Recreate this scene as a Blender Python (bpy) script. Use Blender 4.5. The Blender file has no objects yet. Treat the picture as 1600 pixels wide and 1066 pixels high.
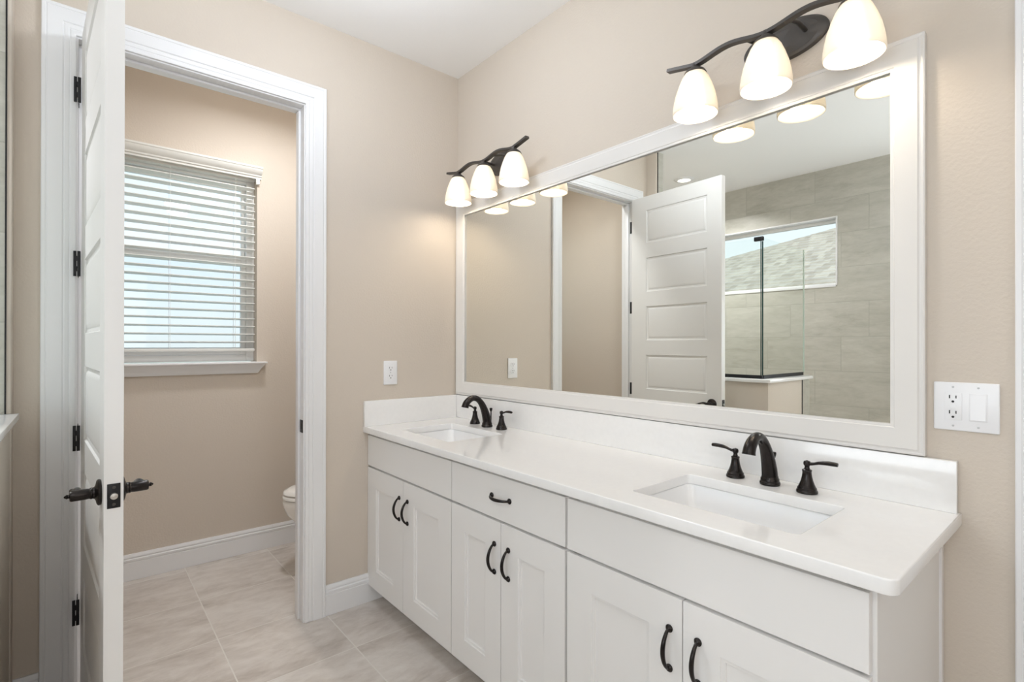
import bpy, bmesh, math, random
from mathutils import Vector, Matrix

random.seed(7)
S = bpy.context.scene
COL = S.collection
PI = math.pi

# ------------------------------------------------------------------ camera
CAM = (2.4673, -1.6674, 1.3062)
F_PX, YAW, PITCH, ROLL, SHIFT = 799.72, 0.8708, 0.0022, 0.0015, 3.94
cd = bpy.data.cameras.new('camera'); cam = bpy.data.objects.new('camera', cd); COL.objects.link(cam)
cd.sensor_fit = 'HORIZONTAL'; cd.sensor_width = 36.0; cd.lens = F_PX / 1600 * 36.0
cd.shift_y = SHIFT / 1600; cd.clip_start = 0.02; cd.clip_end = 200
fw = Vector((-math.sin(YAW), math.cos(YAW), 0)); rt = Vector((math.cos(YAW), math.sin(YAW), 0)); up = Vector((0, 0, 1))
f2 = fw * math.cos(PITCH) + up * math.sin(PITCH); u2 = up * math.cos(PITCH) - fw * math.sin(PITCH)
r3 = rt * math.cos(ROLL) + u2 * math.sin(ROLL); u3 = u2 * math.cos(ROLL) - rt * math.sin(ROLL)
cam.matrix_world = Matrix(((r3.x, u3.x, -f2.x, CAM[0]), (r3.y, u3.y, -f2.y, CAM[1]), (r3.z, u3.z, -f2.z, CAM[2]), (0, 0, 0, 1)))
S.camera = cam

# ------------------------------------------------------------------ world, exposure, lights
S.view_settings.view_transform = 'Standard'; S.view_settings.look = 'None'
S.view_settings.gamma = 1.0; S.view_settings.exposure = 0.21; S.view_settings.use_curve_mapping = False
S.cycles.max_bounces = 14; S.cycles.diffuse_bounces = 7; S.cycles.glossy_bounces = 6
S.cycles.transmission_bounces = 8; S.cycles.transparent_max_bounces = 16
S.cycles.sample_clamp_indirect = 6.0; S.cycles.caustics_reflective = False; S.cycles.caustics_refractive = False

W = bpy.data.worlds.new('sky'); S.world = W; W.use_nodes = True
nt = W.node_tree; nt.nodes.clear()
wo = nt.nodes.new('ShaderNodeOutputWorld'); bg = nt.nodes.new('ShaderNodeBackground')
tc = nt.nodes.new('ShaderNodeTexCoord'); sp = nt.nodes.new('ShaderNodeSeparateXYZ'); rp = nt.nodes.new('ShaderNodeValToRGB')
mr = nt.nodes.new('ShaderNodeMapRange'); mr.inputs['From Min'].default_value = -1
nt.links.new(tc.outputs['Generated'], sp.inputs[0]); nt.links.new(sp.outputs['Z'], mr.inputs['Value'])
nt.links.new(mr.outputs[0], rp.inputs[0]); nt.links.new(rp.outputs[0], bg.inputs[0]); nt.links.new(bg.outputs[0], wo.inputs[0])
cr = rp.color_ramp; cr.elements[0].position = 0.44; cr.elements[0].color = (.60, .62, .58, 1)
cr.elements[1].position = 1.0; cr.elements[1].color = (.25, .5, .9, 1)
for p, c in ((.495, (.86, .90, .88, 1)), (.52, (.90, .95, .97, 1)), (.60, (.80, .91, 1.0, 1)), (.72, (.60, .80, 1.0, 1))):
    e = cr.elements.new(p); e.color = c
bg.inputs[1].default_value = 1.12

def area(name, loc, rot, size, power, col, shape='DISK', size_y=None, spread=PI):
    d = bpy.data.lights.new(name, 'AREA'); d.shape = shape; d.size = size; d.energy = power; d.color = col; d.spread = spread
    if size_y: d.size_y = size_y
    o = bpy.data.objects.new(name, d); COL.objects.link(o); o.location = loc; o.rotation_euler = rot
    return o
H = 2.845
NEUTRAL = (1.0, .95, .88); DAY = (.86, .94, 1.0); WARM = (1.0, .80, .58)
def point(name, loc, power, col, r):
    d = bpy.data.lights.new(name, 'POINT'); d.energy = power; d.color = col; d.shadow_soft_size = r
    o = bpy.data.objects.new(name, d); COL.objects.link(o); o.location = loc; return o
def light(kind, name, loc, p, **k):
    """p = (r, g, b) watts"""
    e = max(p); c = tuple(x / e for x in p) if e > 0 else (1, 1, 1)
    return point(name, loc, e, c, k['r']) if kind == 'P' else area(name, loc, k['rot'], k['size'], e, c, k.get('shape', 'DISK'), k.get('size_y'), k.get('spread', PI))
# unseen point fills added, recessed cans, daylight areas by the rear and right walls
LP = dict(vanity_fill=(11.4, 12.2, 13.4), rear=(13, 13, 13.4), toilet=(12.4, 12.6, 13.0), shower=(22, 22, 23), day_rear=(28, 31.5, 35), day_right=(7.0, 7.0, 7.3))
BULB = (1.0, .86, .68); BULB_RADIANCE = 56.0
light('P', 'fill_point_rear', (2.75, -2.60, 2.42), LP['rear'], r=.12)  # unseen fill added to brighten the rear ceiling
light('P', 'fill_point_vanity', (.85, -0.98, 2.60), LP['vanity_fill'], r=.10)  # unseen point fill added for ceiling and upper walls, no fixture here
light('A', 'ceiling_can_toilet', (-.36, -.80, H - .02), LP['toilet'], rot=(0, 0, 0), size=.18, spread=2.95)
light('A', 'ceiling_can_shower', (-.14, -2.63, H - .03), LP['shower'], rot=(0, 0, 0), size=.12, spread=2.5)
light('A', 'daylight_rear_area', (2.35, -3.28, 1.65), LP['day_rear'], rot=(PI / 2 + .48, 0, 0), size=1.5, size_y=1.4, shape='RECTANGLE')  # soft daylight area added by the rear wall, no opening modelled there
light('A', 'daylight_right_fill', (3.57, -1.7, 1.6), LP['day_right'], rot=(0, PI / 2, 0), size=1.4, size_y=1.4, shape='RECTANGLE')  # unseen cool fill added in front of the solid right wall
sun = bpy.data.lights.new('sun', 'SUN'); sun.energy = 3.6; sun.angle = .02; sun.color = (1, .95, .86)
so = bpy.data.objects.new('sun', sun); COL.objects.link(so); so.rotation_euler = (-.75, .35, 0)

# ------------------------------------------------------------------ materials
def nodes(name):
    m = bpy.data.materials.new(name); m.use_nodes = True
    return m, m.node_tree, m.node_tree.nodes['Principled BSDF']

def mat(name, col, rough=.5, metal=0.0, bump=None, vary=0.0, vscale=8.0, spec=.5, coat=0):
    m, t, b = nodes(name)
    b.inputs['Base Color'].default_value = (*col, 1); b.inputs['Roughness'].default_value = rough
    b.inputs['Metallic'].default_value = metal; b.inputs['Specular IOR Level'].default_value = spec
    if coat: b.inputs['Coat Weight'].default_value = coat
    c = t.nodes.new('ShaderNodeTexCoord')
    if vary:
        n = t.nodes.new('ShaderNodeTexNoise'); n.inputs['Scale'].default_value = vscale; n.inputs['Detail'].default_value = 4
        r = t.nodes.new('ShaderNodeValToRGB')
        r.color_ramp.elements[0].position = .3; r.color_ramp.elements[1].position = .7
        r.color_ramp.elements[0].color = (*[x * (1 - vary) for x in col], 1); r.color_ramp.elements[1].color = (*[min(1, x * (1 + vary)) for x in col], 1)
        t.links.new(c.outputs['Object'], n.inputs['Vector']); t.links.new(n.outputs['Fac'], r.inputs[0]); t.links.new(r.outputs[0], b.inputs['Base Color'])
    if bump:
        sc, st = bump
        n = t.nodes.new('ShaderNodeTexNoise'); n.inputs['Scale'].default_value = sc; n.inputs['Detail'].default_value = 3
        bp = t.nodes.new('ShaderNodeBump'); bp.inputs['Strength'].default_value = st; bp.inputs['Distance'].default_value = .002
        t.links.new(c.outputs['Object'], n.inputs['Vector']); t.links.new(n.outputs['Fac'], bp.inputs['Height']); t.links.new(bp.outputs[0], b.inputs['Normal'])
    return m

class NG:
    """tiny node-expression helper"""
    def __init__(s, t): s.t = t
    def m(s, op, a, b=None, c=None):
        n = s.t.nodes.new('ShaderNodeMath'); n.operation = op
        for i, v in enumerate((a, b, c)):
            if v is None: continue
            if isinstance(v, (int, float)): n.inputs[i].default_value = v
            else: s.t.links.new(v, n.inputs[i])
        return n.outputs[0]
    def xyz(s, x, y, z):
        n = s.t.nodes.new('ShaderNodeCombineXYZ')
        for i, v in enumerate((x, y, z)):
            if isinstance(v, (int, float)): n.inputs[i].default_value = v
            else: s.t.links.new(v, n.inputs[i])
        return n.outputs[0]
    def noise(s, vec, scale, detail=5, rough=.55, dist=0):
        n = s.t.nodes.new('ShaderNodeTexNoise'); n.inputs['Scale'].default_value = scale; n.inputs['Detail'].default_value = detail
        n.inputs['Roughness'].default_value = rough; n.inputs['Distortion'].default_value = dist
        s.t.links.new(vec, n.inputs['Vector']); return n.outputs['Fac']
    def white(s, vec):
        n = s.t.nodes.new('ShaderNodeTexWhiteNoise'); s.t.links.new(vec, n.inputs['Vector']); return n.outputs['Value']
    def ramp(s, f, stops):
        r = s.t.nodes.new('ShaderNodeValToRGB'); e = r.color_ramp.elements
        e[0].position, e[0].color = stops[0][0], (*stops[0][1], 1); e[1].position, e[1].color = stops[-1][0], (*stops[-1][1], 1)
        for p, c in stops[1:-1]: e.new(p).color = (*c, 1)
        s.t.links.new(f, r.inputs[0]); return r.outputs[0]
    def mix(s, f, a, b):
        n = s.t.nodes.new('ShaderNodeMix'); n.data_type = 'RGBA'
        s.t.links.new(f, n.inputs['Factor'])
        for k, v in (('A', a), ('B', b)):
            i = [q for q in n.inputs if q.name == k and q.type == 'RGBA'][0]
            if isinstance(v, tuple): i.default_value = (*v, 1)
            else: s.t.links.new(v, i)
        return [q for q in n.outputs if q.type == 'RGBA'][0]

def tile_mat(name, u_axis, v_axis, pu, pv, u0, v0, stagger, grout, stops, grout_col, rough, stretch):
    m, t, b = nodes(name); g = NG(t)
    c = t.nodes.new('ShaderNodeTexCoord'); s = t.nodes.new('ShaderNodeSeparateXYZ'); t.links.new(c.outputs['Object'], s.inputs[0])
    U, V = s.outputs[u_axis], s.outputs[v_axis]
    v = g.m('DIVIDE', g.m('SUBTRACT', V, v0), pv); row = g.m('FLOOR', v)
    off = g.m('MULTIPLY', g.m('FLOORED_MODULO', row, 3.0), stagger)
    u = g.m('DIVIDE', g.m('SUBTRACT', g.m('SUBTRACT', U, u0), off), pu); col = g.m('FLOOR', u)
    fu = g.m('SUBTRACT', u, col); fv = g.m('SUBTRACT', v, row)
    du = g.m('MULTIPLY', g.m('MINIMUM', fu, g.m('SUBTRACT', 1.0, fu)), pu)
    dv = g.m('MULTIPLY', g.m('MINIMUM', fv, g.m('SUBTRACT', 1.0, fv)), pv)
    d = g.m('MINIMUM', du, dv)
    isg = g.m('LESS_THAN', d, grout / 2)
    rnd = g.white(g.xyz(col, row, 3.7))
    rz = g.m('MULTIPLY', rnd, 40.0)
    vec = g.xyz(g.m('MULTIPLY', U, stretch[0]), g.m('MULTIPLY', V, stretch[1]), rz)
    n1 = g.noise(vec, 1.0, 7, .62, .9)
    n2 = g.noise(g.xyz(g.m('MULTIPLY', U, stretch[0] * 6), g.m('MULTIPLY', V, stretch[1] * 5), rz), 1.0, 6, .68, .5)
    f = g.m('ADD', g.m('MULTIPLY', n1, .62), g.m('MULTIPLY', n2, .38))
    f = g.m('ADD', f, g.m('MULTIPLY', g.m('SUBTRACT', rnd, .5), .05))
    t.links.new(g.mix(isg, g.ramp(f, stops), grout_col), b.inputs['Base Color'])
    b.inputs['Roughness'].default_value = rough
    bp = t.nodes.new('ShaderNodeBump'); bp.inputs['Strength'].default_value = .35; bp.inputs['Distance'].default_value = .002
    h = g.m('MINIMUM', g.m('DIVIDE', d, grout), 1.0)
    t.links.new(h, bp.inputs['Height']); t.links.new(bp.outputs[0], b.inputs['Normal'])
    return m

def clear_glass(name, tint, fac=.06):
    m = bpy.data.materials.new(name); m.use_nodes = True; t = m.node_tree; t.nodes.clear()
    o = t.nodes.new('ShaderNodeOutputMaterial'); mx = t.nodes.new('ShaderNodeMixShader'); tr = t.nodes.new('ShaderNodeBsdfTransparent')
    gl = t.nodes.new('ShaderNodeBsdfGlossy'); gl.inputs['Roughness'].default_value = .02; tr.inputs[0].default_value = (*tint, 1)
    mx.inputs[0].default_value = fac
    t.links.new(tr.outputs[0], mx.inputs[1]); t.links.new(gl.outputs[0], mx.inputs[2]); t.links.new(mx.outputs[0], o.inputs[0])
    return m

def emit(name, col, st):
    m = bpy.data.materials.new(name); m.use_nodes = True; t = m.node_tree; t.nodes.clear()
    o = t.nodes.new('ShaderNodeOutputMaterial'); e = t.nodes.new('ShaderNodeEmission'); e.inputs[0].default_value = (*col, 1); e.inputs[1].default_value = st
    t.links.new(e.outputs[0], o.inputs[0]); return m

WALL = (.62, .555, .48)
M = {}
M['wall'] = mat('beige_wall_paint', WALL, .70, bump=(105, .55), spec=.3)
M['ceil'] = mat('white_ceiling_paint', (.90, .90, .895), .9, bump=(120, .25), spec=.2)
M['trim'] = mat('white_trim_paint', (.80, .805, .815), .35)
M['door'] = mat('white_door_paint', (.79, .785, .77), .38)
M['cab'] = mat('light_greige_cabinet_paint', (.79, .78, .765), .38)
M['frame'] = mat('light_greige_mirror_frame', (.74, .725, .70), .38)
M['quartz'] = mat('white_quartz', (.845, .84, .83), .12, vary=.012, vscale=60)
M['china'] = mat('white_porcelain', (.88, .885, .89), .08, coat=.3)
M['toilet'] = mat('biscuit_white_porcelain', (.85, .83, .79), .12)
M['bronze'] = mat('oil_rubbed_bronze', (.020, .016, .0145), .24, .6, vary=.25, vscale=40)
M['black'] = mat('matte_black_metal', (.016, .016, .018), .42, .5)
M['iron'] = mat('dark_lamp_metal', (.085, .078, .073), .42, .6)
M['plastic'] = mat('white_plastic', (.84, .845, .86), .3)
M['slot'] = mat('dark_slot', (.01, .01, .01), .6)
M['screwhead'] = mat('grey_screw', (.55, .55, .56), .35, .3)
M['mirror'] = mat('mirror_glass', (.925, .93, .885), 0.0, 1.0)
M['steel'] = mat('brushed_steel', (.62, .61, .58), .35, 1.0)
M['chrome'] = mat('chrome', (.7, .7, .7), .12, 1.0)
M['blind'] = mat('white_blind_slats', (.74, .745, .715), .45)
M['vinyl'] = mat('white_vinyl_frame', (.80, .80, .78), .4)
M['cord'] = mat('white_cord', (.8, .8, .78), .7)
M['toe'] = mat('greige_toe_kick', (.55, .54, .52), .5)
M['glassedge'] = mat('dark_green_glass_edge', (.03, .07, .065), .15)
M['glasslight'] = mat('pale_glass_edge', (.78, .86, .80), .2)
M['glass'] = clear_glass('shower_glass', (.972, .988, .978), .03)
M['pane'] = clear_glass('window_glass', (.97, .985, .985), .03)
M['screen'] = clear_glass('insect_screen', (.895, .925, .945), .0)
M['stucco'] = mat('pale_stucco', (.62, .60, .55), .9, bump=(60, .4))
FT = ((.32, (.40, .35, .305)), (.45, (.53, .48, .435)), (.56, (.62, .575, .53)), (.72, (.71, .675, .63)))
M['floor'] = tile_mat('greige_floor_tile', 'X', 'Y', .4465, .4435, -.104, -.757, 0.0, .005, FT, (.68, .65, .60), .38, (4.2, 2.0))
ST = ((.28, (.37, .355, .305)), (.45, (.47, .46, .405)), (.6, (.54, .53, .475)), (.78, (.62, .61, .555)))
M['tile'] = tile_mat('grey_shower_tile', 'X', 'Z', .612, .2965, .727 - 3.06 - .204, .785 - 2.9650, .2040, .004, ST, (.415, .405, .355), .35, (1.8, 6.5))
M['tile_y'] = tile_mat('grey_shower_tile_side', 'Y', 'Z', .612, .2965, -.3, .785 - 2.9650, -.2040, .004, ST, (.415, .405, .355), .35, (1.8, 6.5))

def shingle():
    m, t, b = nodes('brown_grey_shingles'); g = NG(t)
    c = t.nodes.new('ShaderNodeTexCoord'); s = t.nodes.new('ShaderNodeSeparateXYZ'); t.links.new(c.outputs['Object'], s.inputs[0])
    row = g.m('FLOOR', g.m('DIVIDE', s.outputs['Z'], .07))
    u = g.m('FLOOR', g.m('MULTIPLY', g.m('ADD', s.outputs['X'], g.m('MULTIPLY', row, .137)), 11.0))
    r = g.white(g.xyz(u, row, 0.0))
    n = g.noise(c.outputs['Object'], 30, 4)
    f = g.m('ADD', g.m('MULTIPLY', r, .6), g.m('MULTIPLY', n, .4))
    t.links.new(g.ramp(f, ((.1, (.33, .29, .235)), (.5, (.43, .385, .32)), (.9, (.53, .48, .405)))), b.inputs['Base Color'])
    b.inputs['Roughness'].default_value = .9; return m
M['shingle'] = shingle()

def shade_glass():
    m = bpy.data.materials.new('frosted_shade_glass'); m.use_nodes = True; t = m.node_tree; t.nodes.clear()
    o = t.nodes.new('ShaderNodeOutputMaterial'); N = t.nodes.new
    tr = N('ShaderNodeBsdfTransparent'); rf = N('ShaderNodeBsdfRefraction'); df = N('ShaderNodeBsdfDiffuse'); tl = N('ShaderNodeBsdfTranslucent')
    rf.inputs[0].default_value = (.97, .93, .86, 1); rf.inputs['Roughness'].default_value = .8; rf.inputs['IOR'].default_value = 1.14
    tr.inputs[0].default_value = (.97, .92, .84, 1); df.inputs[0].default_value = (.89, .87, .83, 1); tl.inputs[0].default_value = (.90, .86, .78, 1)
    def mix(f, a, b):
        x = N('ShaderNodeMixShader'); x.inputs[0].default_value = f; t.links.new(a, x.inputs[1]); t.links.new(b, x.inputs[2]); return x.outputs[0]
    t.links.new(mix(.26, mix(.155, df.outputs[0], tl.outputs[0]), mix(.80, tr.outputs[0], rf.outputs[0])), o.inputs[0])
    return m
M['shade'] = shade_glass()
M['bulb'] = emit('glowing_bulb', BULB, BULB_RADIANCE)
M['lens'] = emit('lit_light_lens', (1.0, .97, .92), 2.2)

# ------------------------------------------------------------------ mesh building
class MB:
    def __init__(s): s.bm = bmesh.new()
    def _add(s, other):
        me = bpy.data.meshes.new('tmp'); other.to_mesh(me); other.free(); s.bm.from_mesh(me); bpy.data.meshes.remove(me); return s
    def box(s, x0, x1, y0, y1, z0, z1, bev=0.0, seg=2):
        b = bmesh.new(); bmesh.ops.create_cube(b, size=1)
        for v in b.verts: v.co = Vector(((x0 + x1) / 2 + v.co.x * (x1 - x0), (y0 + y1) / 2 + v.co.y * (y1 - y0), (z0 + z1) / 2 + v.co.z * (z1 - z0)))
        if bev: bmesh.ops.bevel(b, geom=list(b.edges), offset=bev, segments=seg, profile=.5, affect='EDGES', clamp_overlap=True)
        return s._add(b)
    def lathe(s, prof, n=32, M4=None, capb=True, capt=True, sx=1, sy=1):
        """prof: list of (r, z)"""
        b = bmesh.new(); rings = []
        for r, z in prof:
            rings.append([b.verts.new((sx * r * math.cos(2 * PI * i / n), sy * r * math.sin(2 * PI * i / n), z)) for i in range(n)])
        for a, c in zip(rings, rings[1:]):
            for i in range(n): b.faces.new((a[i], a[(i + 1) % n], c[(i + 1) % n], c[i]))
        if capb: b.faces.new(list(reversed(rings[0])))
        if capt: b.faces.new(rings[-1])
        if M4 is not None: bmesh.ops.transform(b, matrix=M4, verts=b.verts)
        bmesh.ops.recalc_face_normals(b, faces=b.faces)
        return s._add(b)
    def loft(s, rings, capb=True, capt=True, closed=True, recalc=True):
        b = bmesh.new(); R = [[b.verts.new(p) for p in r] for r in rings]; n = len(R[0])
        for a, c in zip(R, R[1:]):
            for i in range(n if closed else n - 1): b.faces.new((a[i], a[(i + 1) % n], c[(i + 1) % n], c[i]))
        if capb: b.faces.new(list(reversed(R[0])))
        if capt: b.faces.new(R[-1])
        if recalc: bmesh.ops.recalc_face_normals(b, faces=b.faces)
        return s._add(b)
    def tube(s, pts, rad, n=14, flat=1.0, flat_axis=None):
        """round tube along points; rad scalar or list; flat squashes along the frame's second axis"""
        pts = [Vector(p) for p in pts]; rads = rad if isinstance(rad, (list, tuple)) else [rad] * len(pts)
        rings = []; prev = None
        for i, p in enumerate(pts):
            t = (pts[min(i + 1, len(pts) - 1)] - pts[max(i - 1, 0)]).normalized()
            if prev is None:
                ref = Vector(flat_axis) if flat_axis else (Vector((0, 0, 1)) if abs(t.z) < .9 else Vector((1, 0, 0)))
            else: ref = prev
            a = (ref - t * ref.dot(t)).normalized(); c = t.cross(a); prev = a
            r = rads[i]
            rings.append([p + a * (r * flat * math.cos(2 * PI * k / n)) + c * (r * math.sin(2 * PI * k / n)) for k in range(n)])
        return s.loft(rings)
    def prism(s, poly, axis, a0, a1, bev=0):
        """extrude a 2D polygon along axis: X -> (y,z), Y -> (x,z), Z -> (x,y)"""
        f = {'X': lambda p, a: (a, p[0], p[1]), 'Y': lambda p, a: (p[0], a, p[1]), 'Z': lambda p, a: (p[0], p[1], a)}[axis]
        b = bmesh.new(); A = [b.verts.new(f(p, a0)) for p in poly]; B = [b.verts.new(f(p, a1)) for p in poly]; n = len(poly)
        for i in range(n): b.faces.new((A[i], A[(i + 1) % n], B[(i + 1) % n], B[i]))
        b.faces.new(list(reversed(A))); b.faces.new(B)
        bmesh.ops.recalc_face_normals(b, faces=b.faces)
        if bev: bmesh.ops.bevel(b, geom=list(b.edges), offset=bev, segments=2, profile=.5, affect='EDGES')
        return s._add(b)
    def sweep(s, path, prof, f, closed=False):
        """mitred moulding: path of 2D points, profile (w outwards to the LEFT of travel, t thickness), f(u,v,t)->3D"""
        P = [Vector(p) for p in path]; n = len(P); rings = []
        for i in range(n):
            d0 = (P[i] - P[i - 1]).normalized() if (i > 0 or closed) else None
            d1 = (P[(i + 1) % n] - P[i]).normalized() if (i < n - 1 or closed) else None
            if d0 is None: d0 = d1
            if d1 is None: d1 = d0
            n0 = Vector((-d0.y, d0.x)); n1 = Vector((-d1.y, d1.x)); k = (n0 + n1); k = k / (1 + n0.dot(n1))
            rings.append([f(P[i].x + k.x * w, P[i].y + k.y * w, t) for w, t in prof])
        if closed: rings.append(rings[0])
        b = bmesh.new(); R = [[b.verts.new(p) for p in r] for r in (rings[:-1] if closed else rings)]
        if closed: R.append(R[0])
        m = len(prof)
        for a, c in zip(R, R[1:]):
            for i in range(m): b.faces.new((a[i], a[(i + 1) % m], c[(i + 1) % m], c[i]))
        if not closed: b.faces.new(list(reversed(R[0]))); b.faces.new(R[-1])
        bmesh.ops.recalc_face_normals(b, faces=b.faces)
        return s._add(b)
    def panel(s, u0, u1, v0, v1, cells, steps, f, back):
        """a slab whose face carries recessed panels. cells: list of (u0,u1,v0,v1); steps: [(inset, depth)...]; f(u,v,d)->3D, back = slab depth"""
        us = sorted({u0, u1, *[c[0] for c in cells], *[c[1] for c in cells]}); vs = sorted({v0, v1, *[c[2] for c in cells], *[c[3] for c in cells]})
        b = bmesh.new(); V = {}
        def vt(u, v, d):
            k = (round(u, 6), round(v, 6), round(d, 6))
            if k not in V: V[k] = b.verts.new(f(u, v, d))
            return V[k]
        for i in range(len(us) - 1):
            for j in range(len(vs) - 1):
                cu, cv = (us[i] + us[i + 1]) / 2, (vs[j] + vs[j + 1]) / 2
                inside = [c for c in cells if c[0] < cu < c[1] and c[2] < cv < c[3]]
                if inside: continue
                b.faces.new((vt(us[i], vs[j], 0), vt(us[i + 1], vs[j], 0), vt(us[i + 1], vs[j + 1], 0), vt(us[i], vs[j + 1], 0)))
        for c in cells:
            prev = None
            loops = [(0, 0)] + list(steps)
            for ins, d in loops:
                uu = [c[0] + ins, c[1] - ins]; vv = [c[2] + ins, c[3] - ins]
                q = [vt(uu[0], vv[0], d), vt(uu[1], vv[0], d), vt(uu[1], vv[1], d), vt(uu[0], vv[1], d)]
                if prev:
                    for k in range(4): b.faces.new((prev[k], prev[(k + 1) % 4], q[(k + 1) % 4], q[k]))
                prev = q
            b.faces.new(prev)
        # sides
        for A, B in (((u0, v0), (u1, v0)), ((u1, v0), (u1, v1)), ((u1, v1), (u0, v1)), ((u0, v1), (u0, v0))):
            b.faces.new((b.verts.new(f(*A, 0)), b.verts.new(f(*B, 0)), b.verts.new(f(*B, back)), b.verts.new(f(*A, back))))
        return b
    def add(s, b, recalc=True):
        bmesh.ops.remove_doubles(b, verts=b.verts, dist=1e-6)
        if recalc: bmesh.ops.recalc_face_normals(b, faces=b.faces)
        return s._add(b)
    def move(s, M4): bmesh.ops.transform(s.bm, matrix=M4, verts=s.bm.verts); return s
    def build(s, name, m, parent=None, smooth=35):
        me = bpy.data.meshes.new(name); s.bm.to_mesh(me); s.bm.free()
        me.materials.append(m)
        if smooth:
            for p in me.polygons: p.use_smooth = True
            me.set_sharp_from_angle(angle=math.radians(smooth))
        o = bpy.data.objects.new(name, me); COL.objects.link(o)
        if parent: o.parent = parent
        return o

def T(x, y, z): return Matrix.Translation((x, y, z))
def tag(o, label, cat, group=None, kind=None):
    o['label'] = label; o['category'] = cat
    if group: o['group'] = group
    if kind: o['kind'] = kind
    return o
def empty(name, loc, rz=0.0):
    o = bpy.data.objects.new(name, None); o.empty_display_size = .05; COL.objects.link(o); o.location = loc; o.rotation_euler = (0, 0, rz); return o
def struct(o, label, cat): return tag(o, label, cat, kind='structure')
def copy_tree(o, parent=None):
    c = o.copy(); COL.objects.link(c)
    if parent: c.parent = parent
    for ch in list(o.children): copy_tree(ch, c)
    return c
def local(mb, root): return mb.move(T(*[-v for v in root.location]))

# ------------------------------------------------------------------ room shell
WX = -1.06; TY = -3.32; XR = 3.6; SY = -1.846
HEAD = 2.43; DY0, DY1 = -1.677, -.868      # toilet-room door opening (clear of the jambs)
struct(MB().box(WX - .15, XR + .1, TY - .15, .12, -.12, 0).build('floor', M['floor'], None, 0), 'greige porcelain floor in large square tiles with pale grout', 'floor')
struct(MB().box(WX - .15, XR + .1, TY - .15, .12, H, H + .1).build('ceiling', M['ceil'], None, 0), 'flat white ceiling over the vanity', 'ceiling')
w = MB().box(-.115, 0, DY1 + .018, -.0005, 0, H).box(-.115, 0, SY, DY0 - .018, 0, H).box(-.115, 0, DY0 - .018, DY1 + .018, HEAD + .018, H)
w.box(-.115, .094, SY - .085, SY, 0, H, .012, 4)
wl = struct(w.build('wall_left', M['wall'], None, 40), 'beige textured wall with the toilet room doorway', 'wall')
MB().box(.0935, .098, SY - .084, SY - .012, 0, H).build('tile_edge', M['tile_y'], wl, 0)
MB().box(.093, .100, SY - .014, SY - .010, 0, H).build('metal_edge_strip', M['black'], wl, 0)
D2X0, D2X1 = 2.412, 3.20
w = MB().box(WX - .15, D2X0 - .018, 0, .12, 0, H).box(D2X1 + .018, XR, 0, .12, 0, H).box(D2X0 - .018, D2X1 + .018, 0, .12, HEAD + .018, H)
struct(w.build('wall_back', M['wall'], None, 0), 'beige textured wall behind the vanity and framed mirror', 'wall')
WY0, WY1, WZ0, WZ1 = -1.735, -.814, 1.190, 2.375
w = MB().box(WX - .15, WX, WY1, 0, 0, H).box(WX - .15, WX, -1.9, WY0, 0, H).box(WX - .15, WX, WY0, WY1, 0, WZ0).box(WX - .15, WX, WY0, WY1, WZ1, H)
struct(w.build('wall_toilet_window', M['wall'], None, 0), 'beige wall under and around the blinds in the toilet room', 'wall')
struct(MB().box(WX, -.115, -1.93, -1.80, 0, H).build('wall_toilet_side', M['wall'], None, 0), 'beige toilet room side wall seen through the doorway in the mirror', 'wall')
struct(MB().box(WX - .15, WX, TY, -1.9, 0, H).build('wall_shower_end', M['tile_y'], None, 0), 'tiled end wall of the shower', 'wall')
SX0, SX1, SZ0, SZ1 = -.62, .896, 1.832, 2.412
w = MB().box(WX - .15, SX0, TY - .15, TY, 0, H).box(SX1, XR, TY - .15, TY, 0, H).box(SX0, SX1, TY - .15, TY, 0, SZ0).box(SX0, SX1, TY - .15, TY, SZ1, H)
struct(w.build('wall_shower_tiled', M['tile'], None, 0), 'grey stone look tiled shower wall reflected in the mirror', 'wall')
struct(MB().box(XR, XR + .1, TY, .0, 0, H).build('wall_right', M['wall'], None, 0), 'beige wall facing the doorway', 'wall')

# shower half wall, cap
hw = MB().prism([(.1005, SY), (.96, SY), (.96, SY - .56), (.833, SY - .56), (.833, SY - .127), (.1005, SY - .127)], 'Z', 0, 1.052, .004)
hw = struct(hw.build('wall_shower_half', M['wall'], None, 40), 'beige half wall carrying the shower glass', 'half wall')
MB().box(.828, .9605, SY - .70, SY - .566, 0, 1.052).build('tiled_end', M['tile_y'], hw, 0)
MB().box(.956, .9625, SY - .567, SY - .560, 0, 1.052).build('metal_edge_strip', M['black'], hw, 0)
cp = MB().prism([(.1005, SY + .022), (.982, SY + .022), (.982, SY - .715), (.812, SY - .715), (.812, SY - .148), (.1005, SY - .148)], 'Z', 1.053, 1.075, .003)
struct(cp.build('trim_1', M['quartz'], None, 40), 'white slab cap on top of the shower half wall', 'wall cap')

# ------------------------------------------------------------------ mouldings
CASING = [(0, 0), (0, .009), (.005, .0115), (.014, .0115), (.018, .009), (.022, .012), (.030, .0135), (.034, .0115), (.038, .0150), (.072, .0185), (.078, .0185), (.081, .0165), (.084, .0185), (.092, .0185), (.0945, .016), (.0945, 0)]
fD = lambda u, v, t: Vector((t + .0005, u, v))
c = MB().sweep([(DY1 + .006, 0.001), (DY1 + .006, HEAD + .006), (DY0 - .006, HEAD + .006), (DY0 - .006, 0.001)][::-1], CASING, fD)
tr2 = struct(c.build('trim_2', M['trim'], None, 30), 'white moulded casing around the toilet room doorway', 'door casing')
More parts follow.
